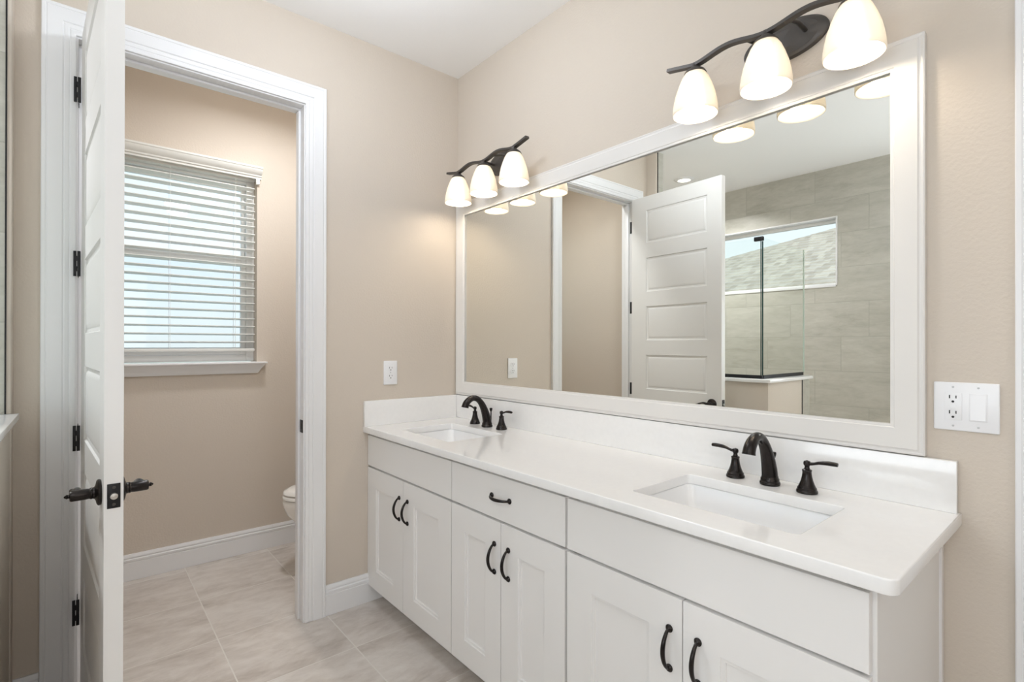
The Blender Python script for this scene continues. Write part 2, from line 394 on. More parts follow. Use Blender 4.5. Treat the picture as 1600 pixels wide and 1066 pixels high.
# jambs with stops
j = MB().box(-.1155, .0005, DY1, DY1 + .0175, 0, HEAD + .0175).box(-.1155, .0005, DY0 - .0175, DY0, 0, HEAD + .0175).box(-.1155, .0005, DY0, DY1, HEAD, HEAD + .0175)
j.box(-.080, -.045, DY1 - .011, DY1, 0, HEAD - .011, .002).box(-.080, -.045, DY0, DY0 + .011, 0, HEAD - .011, .002).box(-.080, -.045, DY0, DY1, HEAD - .011, HEAD, .002)
j.build('jamb', M['trim'], tr2, 30)
sk = MB().box(-.046, -.006, DY1 - .0015, DY1 + .0005, .889, .949, .0006).build('strike_plate', M['black'], tr2)
MB().box(-.034, -.016, DY1 - .0022, DY1 - .0012, .906, .932, .0003).build('latch_hole', M['slot'], sk, 0)
BASE = [(0, 0), (.014, 0), (.014, .096), (.011, .0985), (.011, .1025), (.0150, .105), (.0150, .115), (.0095, .119), (.0095, .1225), (.0125, .125), (.0120, .132), (.0085, .139), (.0075, .143), (0, .143)]
fB = lambda u, v, t: Vector((u, v, t + .001))
def baseboard(name, path, label):
    return struct(MB().sweep(path, BASE, fB).build(name, M['trim'], None, 30), label, 'baseboard')
e = .0005
baseboard('baseboard_left', [(e, -.773 - .0005), (e, -.003)][::-1], 'white baseboard between the doorway casing and the vanity')
baseboard('baseboard_shower', [(e, SY + e), (e, -1.779)][::-1], 'short white baseboard left of the open door')
baseboard('baseboard_toilet', [(WX + e, -1.799), (WX + e, -e), (-.116, -e)][::-1], 'white baseboard under the toilet room window')
# the return along the half wall
baseboard('baseboard_half', [(.96, SY + e), (.0165, SY + e)], 'white baseboard along the shower half wall')
fM = lambda u, v, t: Vector((u, -t - .0005, v))
c = MB().sweep([(D2X0 - .006, 0.001), (D2X0 - .006, HEAD + .006), (D2X1 + .006, HEAD + .006), (D2X1 + .006, 0.001)], CASING, fM)
struct(c.build('trim_3', M['trim'], None, 30), 'white door casing at the right edge beside the switch plate', 'door casing')
d2 = MB().box(D2X0 + .003, D2X1 - .003, .03, .068, .012, HEAD - .003, .002).build('door_2', M['door'])
struct(d2, 'closed white door beyond the right casing', 'door')
MB().box(D2X0 - .0175, D2X0, -.0005, .12, 0, HEAD + .0175).box(D2X1, D2X1 + .0175, -.0005, .12, 0, HEAD + .0175).box(D2X0, D2X1, -.0005, .12, HEAD, HEAD + .0175).build('jamb', M['trim'], d2, 30)

# ------------------------------------------------------------------ toilet room window with blinds
win = empty('window_1', (WX - .12, (WY0 + WY1) / 2, WZ0)); struct(win, 'white double hung window behind the blinds in the toilet room', 'window')
def wb(*a, **k): return local(MB().box(*a, **k), win)
FX0, FX1 = WX - .135, WX - .075
f = MB()
for a in ((FX0, FX1, WY0, WY0 + .045, WZ0 + .01, WZ1), (FX0, FX1, WY1 - .045, WY1, WZ0 + .01, WZ1), (FX0, FX1, WY0 + .045, WY1 - .045, WZ1 - .045, WZ1), (FX0, FX1, WY0 + .045, WY1 - .045, WZ0 + .01, WZ0 + .05)): f.box(*a, bev=.003)
local(f, win).build('frame', M['vinyl'], win)
def sash(name, x0, x1, z0, z1, st, screen):
    m = MB(); y0, y1 = WY0 + .046, WY1 - .046
    m.box(x0, x1, y0, y0 + st, z0, z1, .003).box(x0, x1, y1 - st, y1, z0, z1, .003).box(x0, x1, y0 + st, y1 - st, z0, z0 + .045, .003).box(x0, x1, y0 + st, y1 - st, z1 - .04, z1, .003)
    s = local(m, win).build(name, M['vinyl'], win)
    local(MB().box((x0 + x1) / 2 - .003, (x0 + x1) / 2 + .003, y0 + st, y1 - st, z0 + .045, z1 - .04), win).build('pane', M['pane'], s, 0)
    if screen: local(MB().box(x0 - .012, x0 - .011, y0, y1, z0, z1), win).build('insect_screen', M['screen'], s, 0)
ZM = 1.825
sash('upper_sash', FX0 + .004, FX0 + .029, ZM - .02, WZ1 - .046, .022, False)
sash('lower_sash', FX0 + .031, FX0 + .056, WZ0 + .051, ZM + .025, .030, True)
# stool and apron in one crown profile, returned at both ends
SILL = [(0, 0), (.058, 0), (.060, -.004), (.058, -.011), (.050, -.013), (.046, -.020), (.036, -.034), (.026, -.048), (.022, -.056), (.018, -.064), (.013, -.071), (0, -.071)]
sy0, sy1 = WY0 - .015, WY1 + .0
fS = lambda u, v, t: Vector((u, v, t + 1.196))
s = MB().sweep([(WX + .0005, sy1 - .010), (WX + .0015, sy1 - .010), (WX + .0015, sy0), (WX + .0005, sy0)], [(w_ , t_) for w_, t_ in SILL], fS)
st = s.build('window_stool', M['trim'], None, 30); st.data.transform(T(-win.location.x, -win.location.y, -win.location.z)); st.parent = win
wb(WX - .075, WX + .002, WY0 + .001, WY1 - .001, WZ0 + .0005, 1.196).build('sill_board', M['trim'], win, 0)

bl = empty('window_blind', (WX - .04, (WY0 + WY1) / 2, 1.26)); tag(bl, 'white horizontal slat blind hanging open over the toilet room window', 'blind')
VAL = [(0, 0), (.012, 0), (.013, .010), (.020, .014), (.022, .022), (.034, .032), (.044, .048), (.046, .056), (.050, .060), (.050, .070), (0, .070)]
v = MB().prism([(WX + .001 + w_, 2.352 + t_) for w_, t_ in VAL], 'Y', WY0 - .020, WY1 + .022)
v.box(WX + .002, WX + .020, WY1 - .01, WY1 + .012, 2.318, 2.352, .001)
local(v, bl).build('valance', M['blind'], bl, 30)
SP = .0487; nsl = 21; zb = 1.318
for i in range(nsl):
    z = zb + i * SP
    a = .15; pts = []
    hw_ = .025
    prof = [(-hw_, -.002), (0, -.0005), (hw_, -.002), (hw_, .002), (0, .0035), (-hw_, .002)]
    pr = [(p[0] * math.cos(a) - p[1] * math.sin(a), p[0] * math.sin(a) + p[1] * math.cos(a)) for p in prof]
    m = MB().prism([(WX - .042 + p[0], z + p[1]) for p in pr], 'Y', WY0 + .008, WY1 - .008)
    local(m, bl).build('slat', M['blind'], bl, 30)
local(MB().box(WX - .066, WX - .018, WY0 + .008, WY1 - .008, 1.262, 1.280, .003), bl).build('bottom_rail', M['blind'], bl)
local(MB().box(WX - .068, WX - .016, WY0 + .006, WY1 - .006, 2.343, 2.373, .002), bl).build('head_rail', M['blind'], bl)
for y in (WY1 - .12, WY1 - .46, WY0 + .12):
    local(MB().tube([(WX - .012, y, 1.27), (WX - .012, y, 2.335)], .0010, 6).tube([(WX - .071, y, 1.27), (WX - .071, y, 2.335)], .0010, 6), bl).build('ladder_cord', M['cord'], bl)

# ------------------------------------------------------------------ shower window
w2 = empty('window_2', ((SX0 + SX1) / 2, TY - .08, SZ0)); struct(w2, 'wide short shower window showing a neighbouring roof, reflected in the mirror', 'window')
f = MB()
for a in ((SX0, SX0 + .03, TY - .13, TY - .085, SZ0, SZ1), (SX1 - .012, SX1, TY - .13, TY - .085, SZ0, SZ1), (SX0 + .03, SX1 - .012, TY - .13, TY - .085, SZ1 - .03, SZ1), (SX0 + .03, SX1 - .012, TY - .13, TY - .085, SZ0, SZ0 + .02)): f.box(*a, bev=.002)
local(f, w2).build('frame', M['vinyl'], w2)
local(MB().box(SX0 + .03, SX1 - .012, TY - .110, TY - .104, SZ0 + .02, SZ1 - .03), w2).build('pane', M['pane'], w2, 0)
f = MB()
for a in ((SX0 - .008, SX0 + .004, TY - .085, TY + .006, SZ0 - .008, SZ1 + .008), (SX1 - .004, SX1 + .008, TY - .085, TY + .006, SZ0 - .008, SZ1 + .008), (SX0 + .004, SX1 - .004, TY - .085, TY + .006, SZ1 - .004, SZ1 + .008), (SX0 + .004, SX1 - .004, TY - .085, TY + .006, SZ0 - .022, SZ0 + .004)): f.box(*a, bev=.002)
local(f, w2).build('reveal_trim', M['trim'], w2)

# ------------------------------------------------------------------ toilet room door
ANG = math.atan2(.0455, .754); LD = .768; TH = .041
HX, HY = .010, -1.6675
dr = empty('door_1', (HX, HY, 0), ANG); struct(dr, 'white five panel door standing open into the bathroom', 'door')
DZ0, DZ1 = .012, 2.432
x0, x1 = .012, LD
rows = [(.245, .500), (.610, .865), (.975, 1.230), (1.340, 1.595), (1.705, 1.960), (2.070, 2.325)][1:]
rows = [(2.082, 2.337), (1.716, 1.971), (1.350, 1.605), (.984, 1.239), (.255, .873)]
rows = [(2.075, 2.325), (1.708, 1.965), (1.341, 1.598), (.974, 1.231), (.607, .864), (.240, .497)]
cells = [(.150, .662, a, b) for a, b in rows]
STEP = [(.004, .0055), (.012, .0075), (.016, .0075), (.024, .0035), (.032, .0020)]
slab = MB()
slab.add(slab.panel(x0, x1, DZ0, DZ1, cells, STEP, lambda u, v, d: Vector((u, d, v)), TH / 2))
slab.add(slab.panel(x0, x1, DZ0, DZ1, cells, STEP, lambda u, v, d: Vector((u, TH - d, v)), TH / 2))
slab.build('door_slab', M['door'], dr, 25)
Minv = (T(HX, HY, 0) @ Matrix.Rotation(ANG, 4, 'Z')).inverted()
for hz in (2.233, 1.599, .963, .329):
    h = MB(); z0, z1 = hz - .046, hz + .046
    h.box(.0190, .0250, DY0 - .0125, DY0 - .0035, z0, z1, .001).box(.0200, .0270, DY0 - .0015, DY0 + .0080, z0, z1, .001)
    h.box(.0195, .0260, DY0 - .0045, DY0 + .000, z0 + .018, z0 + .036).box(.0195, .0260, DY0 - .0045, DY0 + .000, z0 + .056, z0 + .074)
    h.box(-.034, -.004, DY0 + .0005, DY0 + .0030, z0, z1)
    h.move(Minv).build('hinge', M['black'], dr)
def lever(sign):
    """sign -1: bathroom face (y=0), +1: toilet-room face"""
    q = Matrix.Rotation(PI / 2 if sign < 0 else -PI / 2, 4, 'X')
    o = T(.700, 0 if sign < 0 else TH, .910) @ q
    m = MB().lathe([(.0, 0), (.033, 0), (.0345, .003), (.0345, .006), (.031, .009), (.020, .0115), (.0155, .014), (.0145, .018), (.0155, .020), (.0145, .0225), (.0135, .024)], 36, o, capb=False, capt=False)
    m.lathe([(.0130, .0235), (.0138, .026), (.0142, .033), (.0142, .060), (.0125, .0635), (.0050, .065), (.0048, .067), (.0060, .069), (.0020, .075), (.0005, .0755)], 28, o, capb=False)
    rose = m.build('handle', M['bronze'], dr)
    yy = (-.052 if sign < 0 else TH + .052)
    pts = []; rr = []
    for k in range(15):
        t = k / 14; pts.append((.700 - .118 * t, yy - sign * .006 * math.sin(PI * t), .910 + .008 * math.sin(PI * 1.6 * t) - .004 * t)); rr.append(.0115 - .0045 * min(1, t * 2.2) + .0015 * max(0, t - .6))
    MB().tube(pts, rr, 14, .8, (0, 0, 1)).build('lever', M['bronze'], rose)
lever(-1); lever(1)
MB().box(x1 - .0005, x1 + .0018, .0065, .0345, .878, .942, .0008).build('latch_plate', M['black'], dr)
lp = MB().lathe([(.0, 0), (.0085, 0), (.0085, .003), (.0080, .008), (.0, .009)], 24, T(x1 + .0015, .0205, .910) @ Matrix.Rotation(PI / 2, 4, 'Y'), capb=False, capt=False).build('latch_bolt', M['steel'], dr)
MB().lathe([(0, 0), (.004, 0), (.0035, .001), (0, .0012)], 16, T(x1 + .0017, .0205, .932) @ Matrix.Rotation(PI / 2, 4, 'Y'), capb=False, capt=False).lathe([(0, 0), (.004, 0), (.0035, .001), (0, .0012)], 16, T(x1 + .0017, .0205, .888) @ Matrix.Rotation(PI / 2, 4, 'Y'), capb=False, capt=False).build('screw', M['iron'], dr)

# ------------------------------------------------------------------ vanity cabinets
FY = -.549; BY = -.530
def shaker(parent, xa, xb, za, zb):
    m = MB(); st, rl = .094, .092
    if xb - xa < .34: st = .088
    m.add(m.panel(xa, xb, za, zb, [(xa + st, xb - st, za + rl, zb - rl)], [(.0015, .003), (.010, .0045), (.0115, .0095)], lambda u, v, d: Vector((u, FY + d, v)), .0185))
    return m
def flat_front(xa, xb, za, zb): return MB().box(xa, xb, FY, BY - .0005, za, zb, .0015)
def pull(cx, cz, vertical, parent):
    L = .098; m = MB(); pts = []; rr = []
    for k in range(21):
        t = k / 20; o = .004 + .026 * math.sin(PI * t) ** .62; a = (t - .5) * L
        pts.append((cx, FY - o, cz + a) if vertical else (cx + a, FY - o, cz)); rr.append(.0040 + .0018 * math.sin(PI * t))
    m.tube(pts, rr, 12, 1.0, (1, 0, 0) if vertical else (0, 0, 1))
    for sgn in (-1, 1):
        p = (cx, FY, cz + sgn * L / 2) if vertical else (cx + sgn * L / 2, FY, cz)
        m.lathe([(0, 0), (.0095, 0), (.0100, .0025), (.0078, .0055), (.0045, .0085), (0, .0095)], 20, T(*p) @ Matrix.Rotation(PI / 2, 4, 'X'), capb=False, capt=False)
    return m.build('pull_handle', M['bronze'], parent)
CABS = [  # x0, x1, door split, front gaps, label
    (.002, .7705, .3765, 'left sink base cabinet with plain false front and two shaker doors', 0),
    (.7715, 1.3925, 1.0815, 'middle vanity cabinet with one drawer above two shaker doors', 1),
    (1.3935, 2.176, 1.7835, 'right sink base cabinet with the finished white end panel', 2)]
for cx0, cx1, sp_, lab, kind in CABS:
    root = empty('vanity_cabinet', (cx0, -.002, 0)); tag(root, lab, 'cabinet', 'vanity base cabinets')
    L = lambda m: local(m, root)
    b = MB().box(cx0, cx0 + .018, BY, -.002, .086, .859).box(cx1 - .018, cx1, BY, -.002, .086, .859).box(cx0 + .018, cx1 - .018, BY, -.002, .086, .104).box(cx0 + .018, cx1 - .018, -.010, -.002, .104, .859)
    b.box(cx0 + .018, cx1 - .018, BY, BY + .018, .835, .859).box(cx0 + .018, cx1 - .018, BY, BY + .018, .668, .708).box(cx0 + .018, cx0 + .040, BY, BY + .018, .104, .859).box(cx1 - .040, cx1 - .018, BY, BY + .018, .104, .859).box(sp_ - .02, sp_ + .02, BY, BY + .018, .104, .67)
    L(b).build('body', M['cab'], root, 0)
    L(MB().box(cx0, cx1 - (.02 if kind == 2 else 0), -.470, -.455, 0.0015, .0855)).build('toe_kick', M['toe'], root, 0)
    fa = cx0 + (.000 if kind == 0 else .0015 if kind == 1 else .0045); fb = cx1 - (.0025 if kind == 0 else .0045 if kind == 1 else .008)
    df = L(flat_front(fa, fb, .694, .846)).build('drawer' if kind == 1 else 'false_front', M['cab'], root, 0)
    if kind == 1:
        p = pull(1.0795, .772, False, df); p.data.transform(T(*[-v for v in root.location]))
    for xa, xb, hx in ((fa, sp_ - .0015, sp_ - .036), (sp_ + .0015, fb, sp_ + .041)):
        d = L(shaker(root, xa, xb, .089, .685)).build('door', M['cab'], root, 20)
        p = pull(hx, .5545, True, d); p.data.transform(T(*[-v for v in root.location]))
    if kind == 2:
        L(MB().box(cx1 - .003, cx1 + .0055, -.024, -.003, .0015, .859, .001)).build('scribe_strip', M['cab'], root, 0)

# ------------------------------------------------------------------ countertop with sink cut-outs
CTZ = .891
HOLES = [(.197, .627, -.466, -.170), (1.573, 2.014, -.466, -.170)]
def rounded(x0, x1, y0, y1, rad, n=8):
    """ccw outline; rad per corner in order (x0y0, x1y0, x1y1, x0y1)"""
    out = []
    for (cx, cy, a0), r in zip(((x0, y0, PI), (x1, y0, 1.5 * PI), (x1, y1, 0), (x0, y1, .5 * PI)), rad):
        sx = 1 if cx == x0 else -1; sy = 1 if cy == y0 else -1
        if r <= 0: out.append((cx, cy)); continue
        ox, oy = cx + sx * r, cy + sy * r
        for k in range(n + 1):
            a = a0 + (PI / 2) * k / n; out.append((ox + r * math.cos(a), oy + r * math.sin(a)))
    return out
def flat_with_holes(outline, holes, z0, z1, bevel):
    cu = bpy.data.curves.new('outline', 'CURVE'); cu.dimensions = '2D'; cu.fill_mode = 'BOTH'
    cu.extrude = (z1 - z0) / 2 - bevel; cu.bevel_depth = bevel; cu.bevel_resolution = 2; cu.offset = -bevel
    for poly in [outline] + holes:
        s = cu.splines.new('POLY'); s.points.add(len(poly) - 1); s.use_cyclic_u = True
        for p, q in zip(s.points, poly): p.co = (q[0], q[1], 0, 1)
    o = bpy.data.objects.new('tmp', cu); COL.objects.link(o)
    dg = bpy.context.evaluated_depsgraph_get(); me = bpy.data.meshes.new_from_object(o.evaluated_get(dg))
    bpy.data.objects.remove(o); bpy.data.curves.remove(cu)
    me.transform(T(0, 0, (z0 + z1) / 2)); return me
hl = [list(reversed(rounded(a, b, c_, d_, (.012,) * 4, 4))) for a, b, c_, d_ in HOLES]
me = flat_with_holes(rounded(.0015, 2.216, -.574, -.0015, (0, .022, 0, 0)), hl, .861, CTZ, .003)
me.materials.clear(); me.materials.append(M['quartz'])
for p in me.polygons: p.use_smooth = True
me.set_sharp_from_angle(angle=math.radians(40))
ct = bpy.data.objects.new('countertop', me); COL.objects.link(ct)
tag(ct, 'white quartz countertop over all three cabinets with its splash upstands', 'countertop')
MB().box(.0015, 2.2093, -.0215, -.0015, CTZ + .0002, 1.0195, .0015).build('backsplash', M['quartz'], ct)
MB().box(.0015, .0215, -.574, -.0222, CTZ + .0002, 1.0195, .0015).build('side_splash', M['quartz'], ct)

# ------------------------------------------------------------------ sinks
for (a, b, c_, d_), lab in zip(HOLES, ('white undermount sink basin nearer the toilet room doorway', 'white undermount sink basin nearest the switch plate')):
    root = empty('sink_basin', ((a + b) / 2, (c_ + d_) / 2, .72)); tag(root, lab, 'sink', 'undermount sink basins')
    def ring(ins, z, r): return [(x, y, z) for x, y in rounded(a + ins, b - ins, c_ + ins, d_ - ins, (r,) * 4, 6)]
    rings = [ring(-.022, .8605, .02), ring(-.005, .8605, .025), ring(-.002, .856, .028), ring(.004, .80, .032), ring(.016, .762, .045), ring(.034, .748, .05), ring(.07, .744, .05), ring(.12, .741, .02)]
    outer = [ring(.06, .733, .05), ring(.020, .738, .06), ring(-.004, .80, .05), ring(-.010, .848, .03), ring(-.022, .852, .02)]
    m = MB().loft(list(reversed(rings)) + list(reversed(outer)), capb=True, capt=True)
    local(m, root).build('basin', M['china'], root, 60)
    local(MB().lathe([(0, .7425), (.021, .7425), (.022, .744), (.019, .7455), (.016, .7445), (0, .746)], 28, T((a + b) / 2, (c_ + d_) / 2, 0), capb=False, capt=False), root).build('drain', M['bronze'], root)

# ------------------------------------------------------------------ faucets
def make_faucet(x, y, lab, hl_, hr_):
    root = empty('faucet', (x, y, CTZ + .0005)); tag(root, lab, 'faucet', 'bronze widespread faucets')
    m = MB().lathe([(0, 0), (.0275, 0), (.0285, .004), (.0275, .009), (.0255, .011), (.0255, .018), (.0235, .021), (.0225, .026)], 32, capb=False, capt=False)
    ctl = [(0, 0, .020), (0, -.004, .045), (0, -.013, .075), (0, -.028, .108), (0, -.047, .133), (0, -.068, .147), (0, -.090, .1495), (0, -.112, .141), (0, -.127, .127), (0, -.134, .113)]
    rads = [.0225, .0215, .0195, .0168, .0148, .0142, .0145, .0158, .0168, .0175]
    pts, rr = [], []
    n = len(ctl)
    for i in range(n - 1):
        p0, p1, p2, p3 = [Vector(ctl[max(0, min(n - 1, i + k))]) for k in (-1, 0, 1, 2)]
        for k in range(5):
            t = k / 5
            pts.append(.5 * ((2 * p1) + (p2 - p0) * t + (2 * p0 - 5 * p1 + 4 * p2 - p3) * t * t + (3 * p1 - p0 - 3 * p2 + p3) * t ** 3)); rr.append(rads[i] * (1 - t) + rads[i + 1] * t)
    pts.append(Vector(ctl[-1])); rr.append(rads[-1]); pts.append(Vector((0, -.1352, .1085))); rr.append(.0183); pts.append(Vector((0, -.1357, .1065))); rr.append(.0183)
    m.tube(pts, rr, 24, 1.0, (1, 0, 0))
    sp = m.build('spout', M['bronze'], root)
    MB().tube([(0, .025, .010), (0, .025, .079)], .0030, 12).lathe([(0, 0), (.005, 0), (.0055, .003), (.0065, .006), (.0078, .012), (.007, .0165), (0, .018)], 20, T(0, .025, .076), capb=False, capt=False).build('lift_rod', M['bronze'], sp)
    for sgn, dx, dy in ((-1, hl_[0], hl_[1]), (1, hr_[0], hr_[1])):
        b = MB().lathe([(0, 0), (.0270, 0), (.0275, .003), (.0265, .007), (.0250, .0085), (.0245, .014), (.0225, .016), (.0190, .024), (.0155, .034), (.0130, .045), (.0118, .054), (.0118, .060), (.0128, .0615), (.0122, .064), (.0080, .066), (.0062, .070), (.0062, .074), (.0085, .077), (.0095, .082), (.0080, .088), (.0, .091)], 32, T(dx, dy, 0), capb=False, capt=False).build('handle_base', M['bronze'], root)
        pts = [(dx + sgn * t, dy, .082 + z) for t, z in ((.004, 0), (.012, .000), (.020, .002), (.030, .0055), (.042, .0075), (.055, .0085), (.068, .0085), (.0765, .008), (.0775, .008))]
        MB().tube(pts, [.0065, .0058, .0052, .0058, .0072, .0078, .0076, .0066, .003], 16, .78, (0, 0, 1)).build('lever', M['bronze'], b)
make_faucet(.408, -.097, 'dark bronze two handle faucet over the left sink', (-.120, .012), (.110, .005))
make_faucet(1.796, -.097, 'dark bronze two handle faucet over the right sink', (-.108, .006), (.104, -.006))

# ------------------------------------------------------------------ framed mirror
mx0, mx1, mz0, mz1 = .012, 2.147, 1.0225, 2.110
mr_ = empty('vanity_mirror', ((mx0 + mx1) / 2, -.001, mz0)); tag(mr_, 'long wall mirror in a wide pale mitred frame above the counter', 'mirror')
FRP = [(0, .006), (0, .013), (.004, .0145), (.0075, .0145), (.010, .0165), (.056, .0225), (.060, .0235), (.0635, .0205), (.067, .0200), (.071, .0215), (.0745, .0200), (.0745, .0), (.001, .0)]
w_ = .0745
path = [(mx0 + w_, mz0 + w_), (mx1 - w_, mz0 + w_), (mx1 - w_, mz1 - w_), (mx0 + w_, mz1 - w_)]
m = MB().sweep(list(reversed(path)), FRP, lambda u, v, t: Vector((u, -.0012 - t, v)), closed=True)
local(m, mr_).build('frame', M['frame'], mr_, 25)
local(MB().box(mx0 + w_ - .006, mx1 - w_ + .006, -.0062, -.0022, mz0 + w_ - .006, mz1 - w_ + .006), mr_).build('mirror_glass', M['mirror'], mr_, 0)

# ------------------------------------------------------------------ vanity lights
def vanity_light(cx, lab, xs):
    root = empty('vanity_light', (cx, -.001, 2.24)); tag(root, lab, 'wall lamp', 'three shade vanity lights')
    L = lambda m: local(m, root); YB = -.135
    q = T(cx, -.001, 2.243) @ Matrix.Rotation(PI / 2, 4, 'X')
    L(MB().lathe([(0, 0), (.060, 0), (.060, .008), (.057, .013), (.050, .015), (.049, .0165), (.030, .018), (.028, .0195), (0, .0195)], 56, q, capb=False, capt=False, sx=2.08, sy=1.0)).build('backplate', M['iron'], root)
    zc = 2.226
    for sx in (-.065, .065): L(MB().tube([(cx + sx, -.018, 2.245), (cx + sx, -.075, 2.246), (cx + sx * .95, YB + .004, zc + .006)], .0062, 12)).build('arm', M['iron'], root)
    x0, x1 = cx - .325, cx + .325
    pts = []
    for k in range(61):
        x = x0 + (x1 - x0) * k / 60
        u = (x - cx) / .231
        z = zc - .006 + .0085 * (1 - math.cos(2 * PI * u)) if abs(u) <= 1 else zc - .006 + (.020 * (abs(u) - 1) / .41)
        pts.append((x, YB, z))
    rings = []
    for i, p in enumerate(pts):
        t = (Vector(pts[min(i + 1, 60)]) - Vector(pts[max(i - 1, 0)])).normalized(); n = Vector((-t.z, 0, t.x)); P = Vector(p)
        hw2, ht = .0105, .0050
        rings.append([P + Vector((0, -hw2, 0)) - n * ht, P + Vector((0, hw2, 0)) - n * ht, P + Vector((0, hw2, 0)) + n * ht, P + Vector((0, -hw2, 0)) + n * ht])
    L(MB().loft(rings)).build('wavy_bar', M['iron'], root, 30)
    for x in xs:
        cup = L(MB().lathe([(.0, 2.226), (.010, 2.226), (.012, 2.219), (.013, 2.212), (.022, 2.206), (.031, 2.199), (.035, 2.192), (.034, 2.1905), (.026, 2.192), (.0, 2.192)], 32, T(x, YB, 0), capb=False, capt=False)).build('socket_cup', M['iron'], root)
        prof = [(.026, 2.194), (.033, 2.190), (.042, 2.176), (.052, 2.152), (.061, 2.125), (.0665, 2.100), (.0695, 2.080), (.0705, 2.066), (.0702, 2.058)]
        inner = [(r - .004, z) for r, z in prof]
        L(MB().lathe(prof + [(.0682, 2.0565)] + list(reversed(inner))[0:], 48, T(x, YB, 0), capb=False, capt=False)).build('lamp_shade', M['shade'], root, 60)
        L(MB().lathe([(.0, 2.056), (.010, 2.0575), (.020, 2.063), (.027, 2.073), (.0300, 2.086), (.0290, 2.099), (.024, 2.120), (.017, 2.138), (.0140, 2.155), (.0140, 2.185)], 28, T(x, YB, 0), capb=False, capt=False)).build('bulb', M['bulb'], root, 60)
vanity_light(.428, 'three shade wavy bar light over the left sink', (.203, .428, .660))
vanity_light(1.800, 'three shade wavy bar light over the right sink', (1.575, 1.800, 2.023))

# ------------------------------------------------------------------ outlet and switch plate
ol = empty('wall_outlet', (.0006, -.4255, 1.1585)); tag(ol, 'white duplex outlet on the beige wall left of the mirror', 'outlet')
MB().box(0, .0055, -.0385, .0385, -.0625, .0625, .0025, 3).build('cover_plate', M['plastic'], ol)
for dz in (.021, -.021):
    r = MB().prism([(math.cos(2 * PI * k / 24) * .0175, max(-.0145, min(.0145, math.sin(2 * PI * k / 24) * .0175)) + dz) for k in range(24)], 'X', .0050, .0072).build('receptacle', M['plastic'], ol)
    MB().box(.0066, .0076, -.0085, -.0062, dz + .001, dz + .0095).box(.0066, .0076, .0060, .0080, dz + .002, dz + .0090).lathe([(0, 0), (.0028, 0), (.0028, .001)], 14, T(.0066, 0, dz - .0065) @ Matrix.Rotation(PI / 2, 4, 'Y'), capb=False).build('slot', M['slot'], r, 0)
MB().lathe([(0, 0), (.0032, 0), (.0025, .0012), (0, .0014)], 16, T(.0055, 0, 0) @ Matrix.Rotation(PI / 2, 4, 'Y'), capb=False, capt=False).build('screw', M['screwhead'], ol)

sw = empty('switch_plate', (2.2235, -.0006, 1.1545)); tag(sw, 'white two gang plate with outlet and rocker switch right of the mirror', 'switch plate')
MB().box(-.0615, .0615, -.0060, 0, -.0600, .0600, .0028, 3).build('cover_plate', M['plastic'], sw)
r = MB().box(-.0400, -.0065, -.0078, -.0055, -.0335, .0335, .0008).build('receptacle', M['plastic'], sw)
s = MB()
for dz in (.0185, -.0195):
    s.box(-.0310, -.0288, -.0084, -.0074, dz + .001, dz + .0095).box(-.0185, -.0165, -.0084, -.0074, dz + .0015, dz + .0085)
    s.lathe([(0, 0), (.0028, 0), (.0028, .001)], 14, T(-.0235, -.0074, dz - .0065) @ Matrix.Rotation(PI / 2, 4, 'X'), capb=False)
s.build('slot', M['slot'], r, 0)
MB().box(-.0300, -.0170, -.0086, -.0076, -.0062, .0050, .0004).build('test_button', M['plastic'], r)
MB().box(.0065, .0400, -.0072, -.0055, -.0335, .0335, .0008).build('switch_frame', M['plastic'], sw)
MB().prism([(-.0072, -.0305), (-.0105, -.0305), (-.0072, .0305), (-.0062, .0305)], 'X', .0095, .0370).build('rocker', M['plastic'], sw)
for sx in (-.0235, .0235):
    for sz in (-.048, .048): MB().lathe([(0, 0), (.0026, 0), (.0022, .001), (0, .0012)], 14, T(sx, -.0058, sz) @ Matrix.Rotation(PI / 2, 4, 'X'), capb=False, capt=False).build('screw', M['screwhead'], sw)

# ------------------------------------------------------------------ toilet
TX = -.585
to = empty('toilet', (TX, -.03, 0)); tag(to, 'off white toilet partly hidden behind the doorway casing', 'toilet')
def egg(hw_, yf, yb, z, n=40):
    out = []
    cy = (yf + yb) / 2; hl2 = (yb - yf) / 2
    for k in range(n):
        a = 2 * PI * k / n; y = math.sin(a); x = math.cos(a)
        wv = hw_ * (1 - .10 * max(0, -y))
        out.append((TX + wv * x, cy + hl2 * y, z))
    return out
m = MB().loft([egg(.110, -.62, -.25, .001), egg(.112, -.63, -.25, .03), egg(.105, -.62, -.24, .10), egg(.110, -.64, -.22, .18), egg(.140, -.70, -.22, .26), egg(.172, -.765, -.22, .33), egg(.184, -.785, -.22, .38), egg(.186, -.788, -.22, .405), egg(.180, -.780, -.225, .417)])
local(m, to).build('bowl', M['toilet'], to, 60)
local(MB().loft([egg(.178, -.776, -.24, .4215), egg(.187, -.789, -.235, .425), egg(.187, -.789, -.235, .438), egg(.183, -.784, -.24, .443)]), to).build('seat', M['toilet'], to, 60)
local(MB().loft([egg(.177, -.774, -.24, .4480), egg(.186, -.786, -.235, .452), egg(.184, -.783, -.237, .464), egg(.165, -.755, -.25, .474), egg(.10, -.66, -.32, .479)]), to).build('seat_lid', M['toilet'], to, 60)
local(MB().box(TX - .21, TX + .21, -.225, -.035, .39, .76, .03, 4).box(TX - .10, TX + .10, -.30, -.20, .12, .41, .03, 3), to).build('tank', M['toilet'], to)
local(MB().box(TX - .22, TX + .22, -.235, -.03, .762, .80, .012, 3), to).build('tank_lid', M['toilet'], to)
fl = local(MB().tube([(TX - .15, -.226, .69), (TX - .15, -.242, .69), (TX - .09, -.246, .685)], .007, 10), to).build('flush_lever', M['chrome'], to)

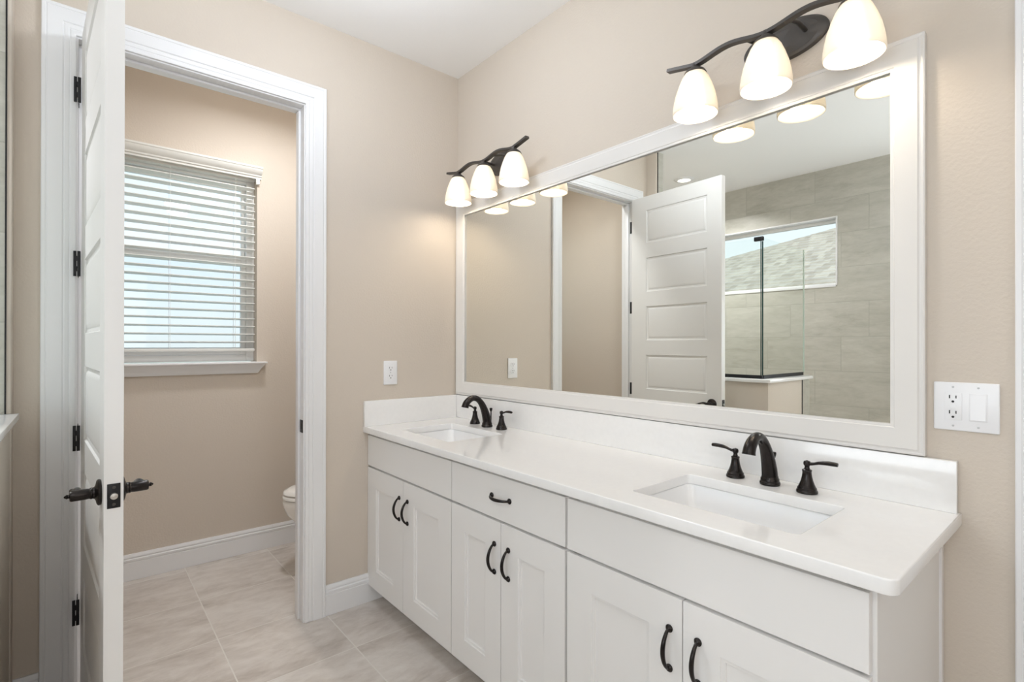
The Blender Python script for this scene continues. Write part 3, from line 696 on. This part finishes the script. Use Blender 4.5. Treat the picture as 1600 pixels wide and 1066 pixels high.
# ------------------------------------------------------------------ shower glass
GY = SY - .062; GX = .889; GT = .010; GZ0, GZ1 = 1.0985, 2.043
def glass_panel(name, root, x0, x1, y0, y1, edge):
    local(MB().box(x0, x1, y0, y1, GZ0, GZ1), root).build('glass_pane', M['glass'], root, 0)
gf = empty('shower_glass_panel', (.48, GY, 1.0755)); tag(gf, 'clear fixed shower glass facing the vanity above the half wall', 'glass panel', 'fixed shower glass')
glass_panel('front', gf, .102, GX - .006, GY - .005, GY + .005, 0)
local(MB().box(.102, GX + .006, GY - .010, GY + .010, 1.0755, 1.0985, .001), gf).build('bottom_channel', M['black'], gf, 0)
local(MB().box(GX - .0060, GX - .0045, GY - .005, GY + .005, GZ0, GZ1), gf).build('polished_edge', M['glassedge'], gf, 0)
local(MB().box(GX - .048, GX + .0115, GY - .0100, GY + .013, GZ1 - .022, GZ1 + .006, .002).box(GX - .0075, GX + .0115, GY - .0108, GY + .012, GZ1 - .022, GZ1 + .006, .002), gf).build('corner_clamp', M['black'], gf)
gs = empty('shower_glass_panel', (GX, -2.25, 1.0755)); tag(gs, 'clear shower glass return running from the clamped corner to the tiled wall end', 'glass panel', 'fixed shower glass')
glass_panel('side', gs, GX - .004, GX + .006, GY - .720, GY - .012, 0)
local(MB().box(GX - .009, GX + .011, GY - .690, GY - .011, 1.0755, 1.0985, .001), gs).build('bottom_channel', M['black'], gs, 0)
local(MB().box(GX - .004, GX + .006, GY - .7225, GY - .7200, GZ0, GZ1), gs).build('polished_edge', M['glasslight'], gs, 0)
local(MB().box(GX - .004, GX + .006, GY - .012, GY - .0105, GZ0, GZ1 - .024), gs).build('corner_seal', M['glassedge'], gs, 0)

# ------------------------------------------------------------------ recessed shower light
rl = empty('recessed_light', (-.14, -2.63, H - .012)); tag(rl, 'round recessed ceiling light above the shower, seen over the door in the mirror', 'ceiling light')
MB().lathe([(.058, .0), (.062, -.002), (.078, .002), (.088, .008), (.090, .0115), (.058, .0115)], 40, capb=False, capt=False).build('trim_ring', M['trim'], rl)
MB().lathe([(0, .003), (.059, .003), (.059, .0110), (0, .0110)], 40, capb=False, capt=False).build('lens', M['lens'], rl)

# ------------------------------------------------------------------ neighbour's roof beyond the shower window
nb = empty('neighbour_house', (-1, -9, 0)); tag(nb, 'neighbouring house with a sloping shingled roof outside the shower window', 'house')
RS, RY, RZ = .45, -5.6, 2.0
m = MB(); zc = RZ; n = 0
def hip_x(z): return HIP[0] + HIP[1] * (z - RZ)
HIP = (-5.35, 3.14)
while zc < RZ + 4.2:
    z1 = zc + .07; y0 = RY - (zc - RZ) / RS; y1 = RY - (z1 - RZ) / RS - .02
    xa = hip_x(zc); xb = hip_x(z1)
    t = .012
    m.loft([[(xa, y0, zc), (xb, y1, z1), (xb, y1, z1 - .03), (xa, y0, zc - .03)], [(12, y0, zc), (12, y1, z1), (12, y1, z1 - .03), (12, y0, zc - .03)]])
    for v_ in m.bm.verts[-8:] if False else []: pass
    zc = z1 - t * .0
local(m, nb).build('roof', M['shingle'], nb, 0)
local(MB().box(-6.0, 12, RY - 5, RY - .5, 0, 2.0), nb).build('outer_wall', M['stucco'], nb, 0)
struct(MB().box(-60, 60, -60, 60, -.40, -.30).build('ground', mat('pale_ground', (.42, .44, .36), .95), None, 0), 'pale ground outside the windows', 'ground')
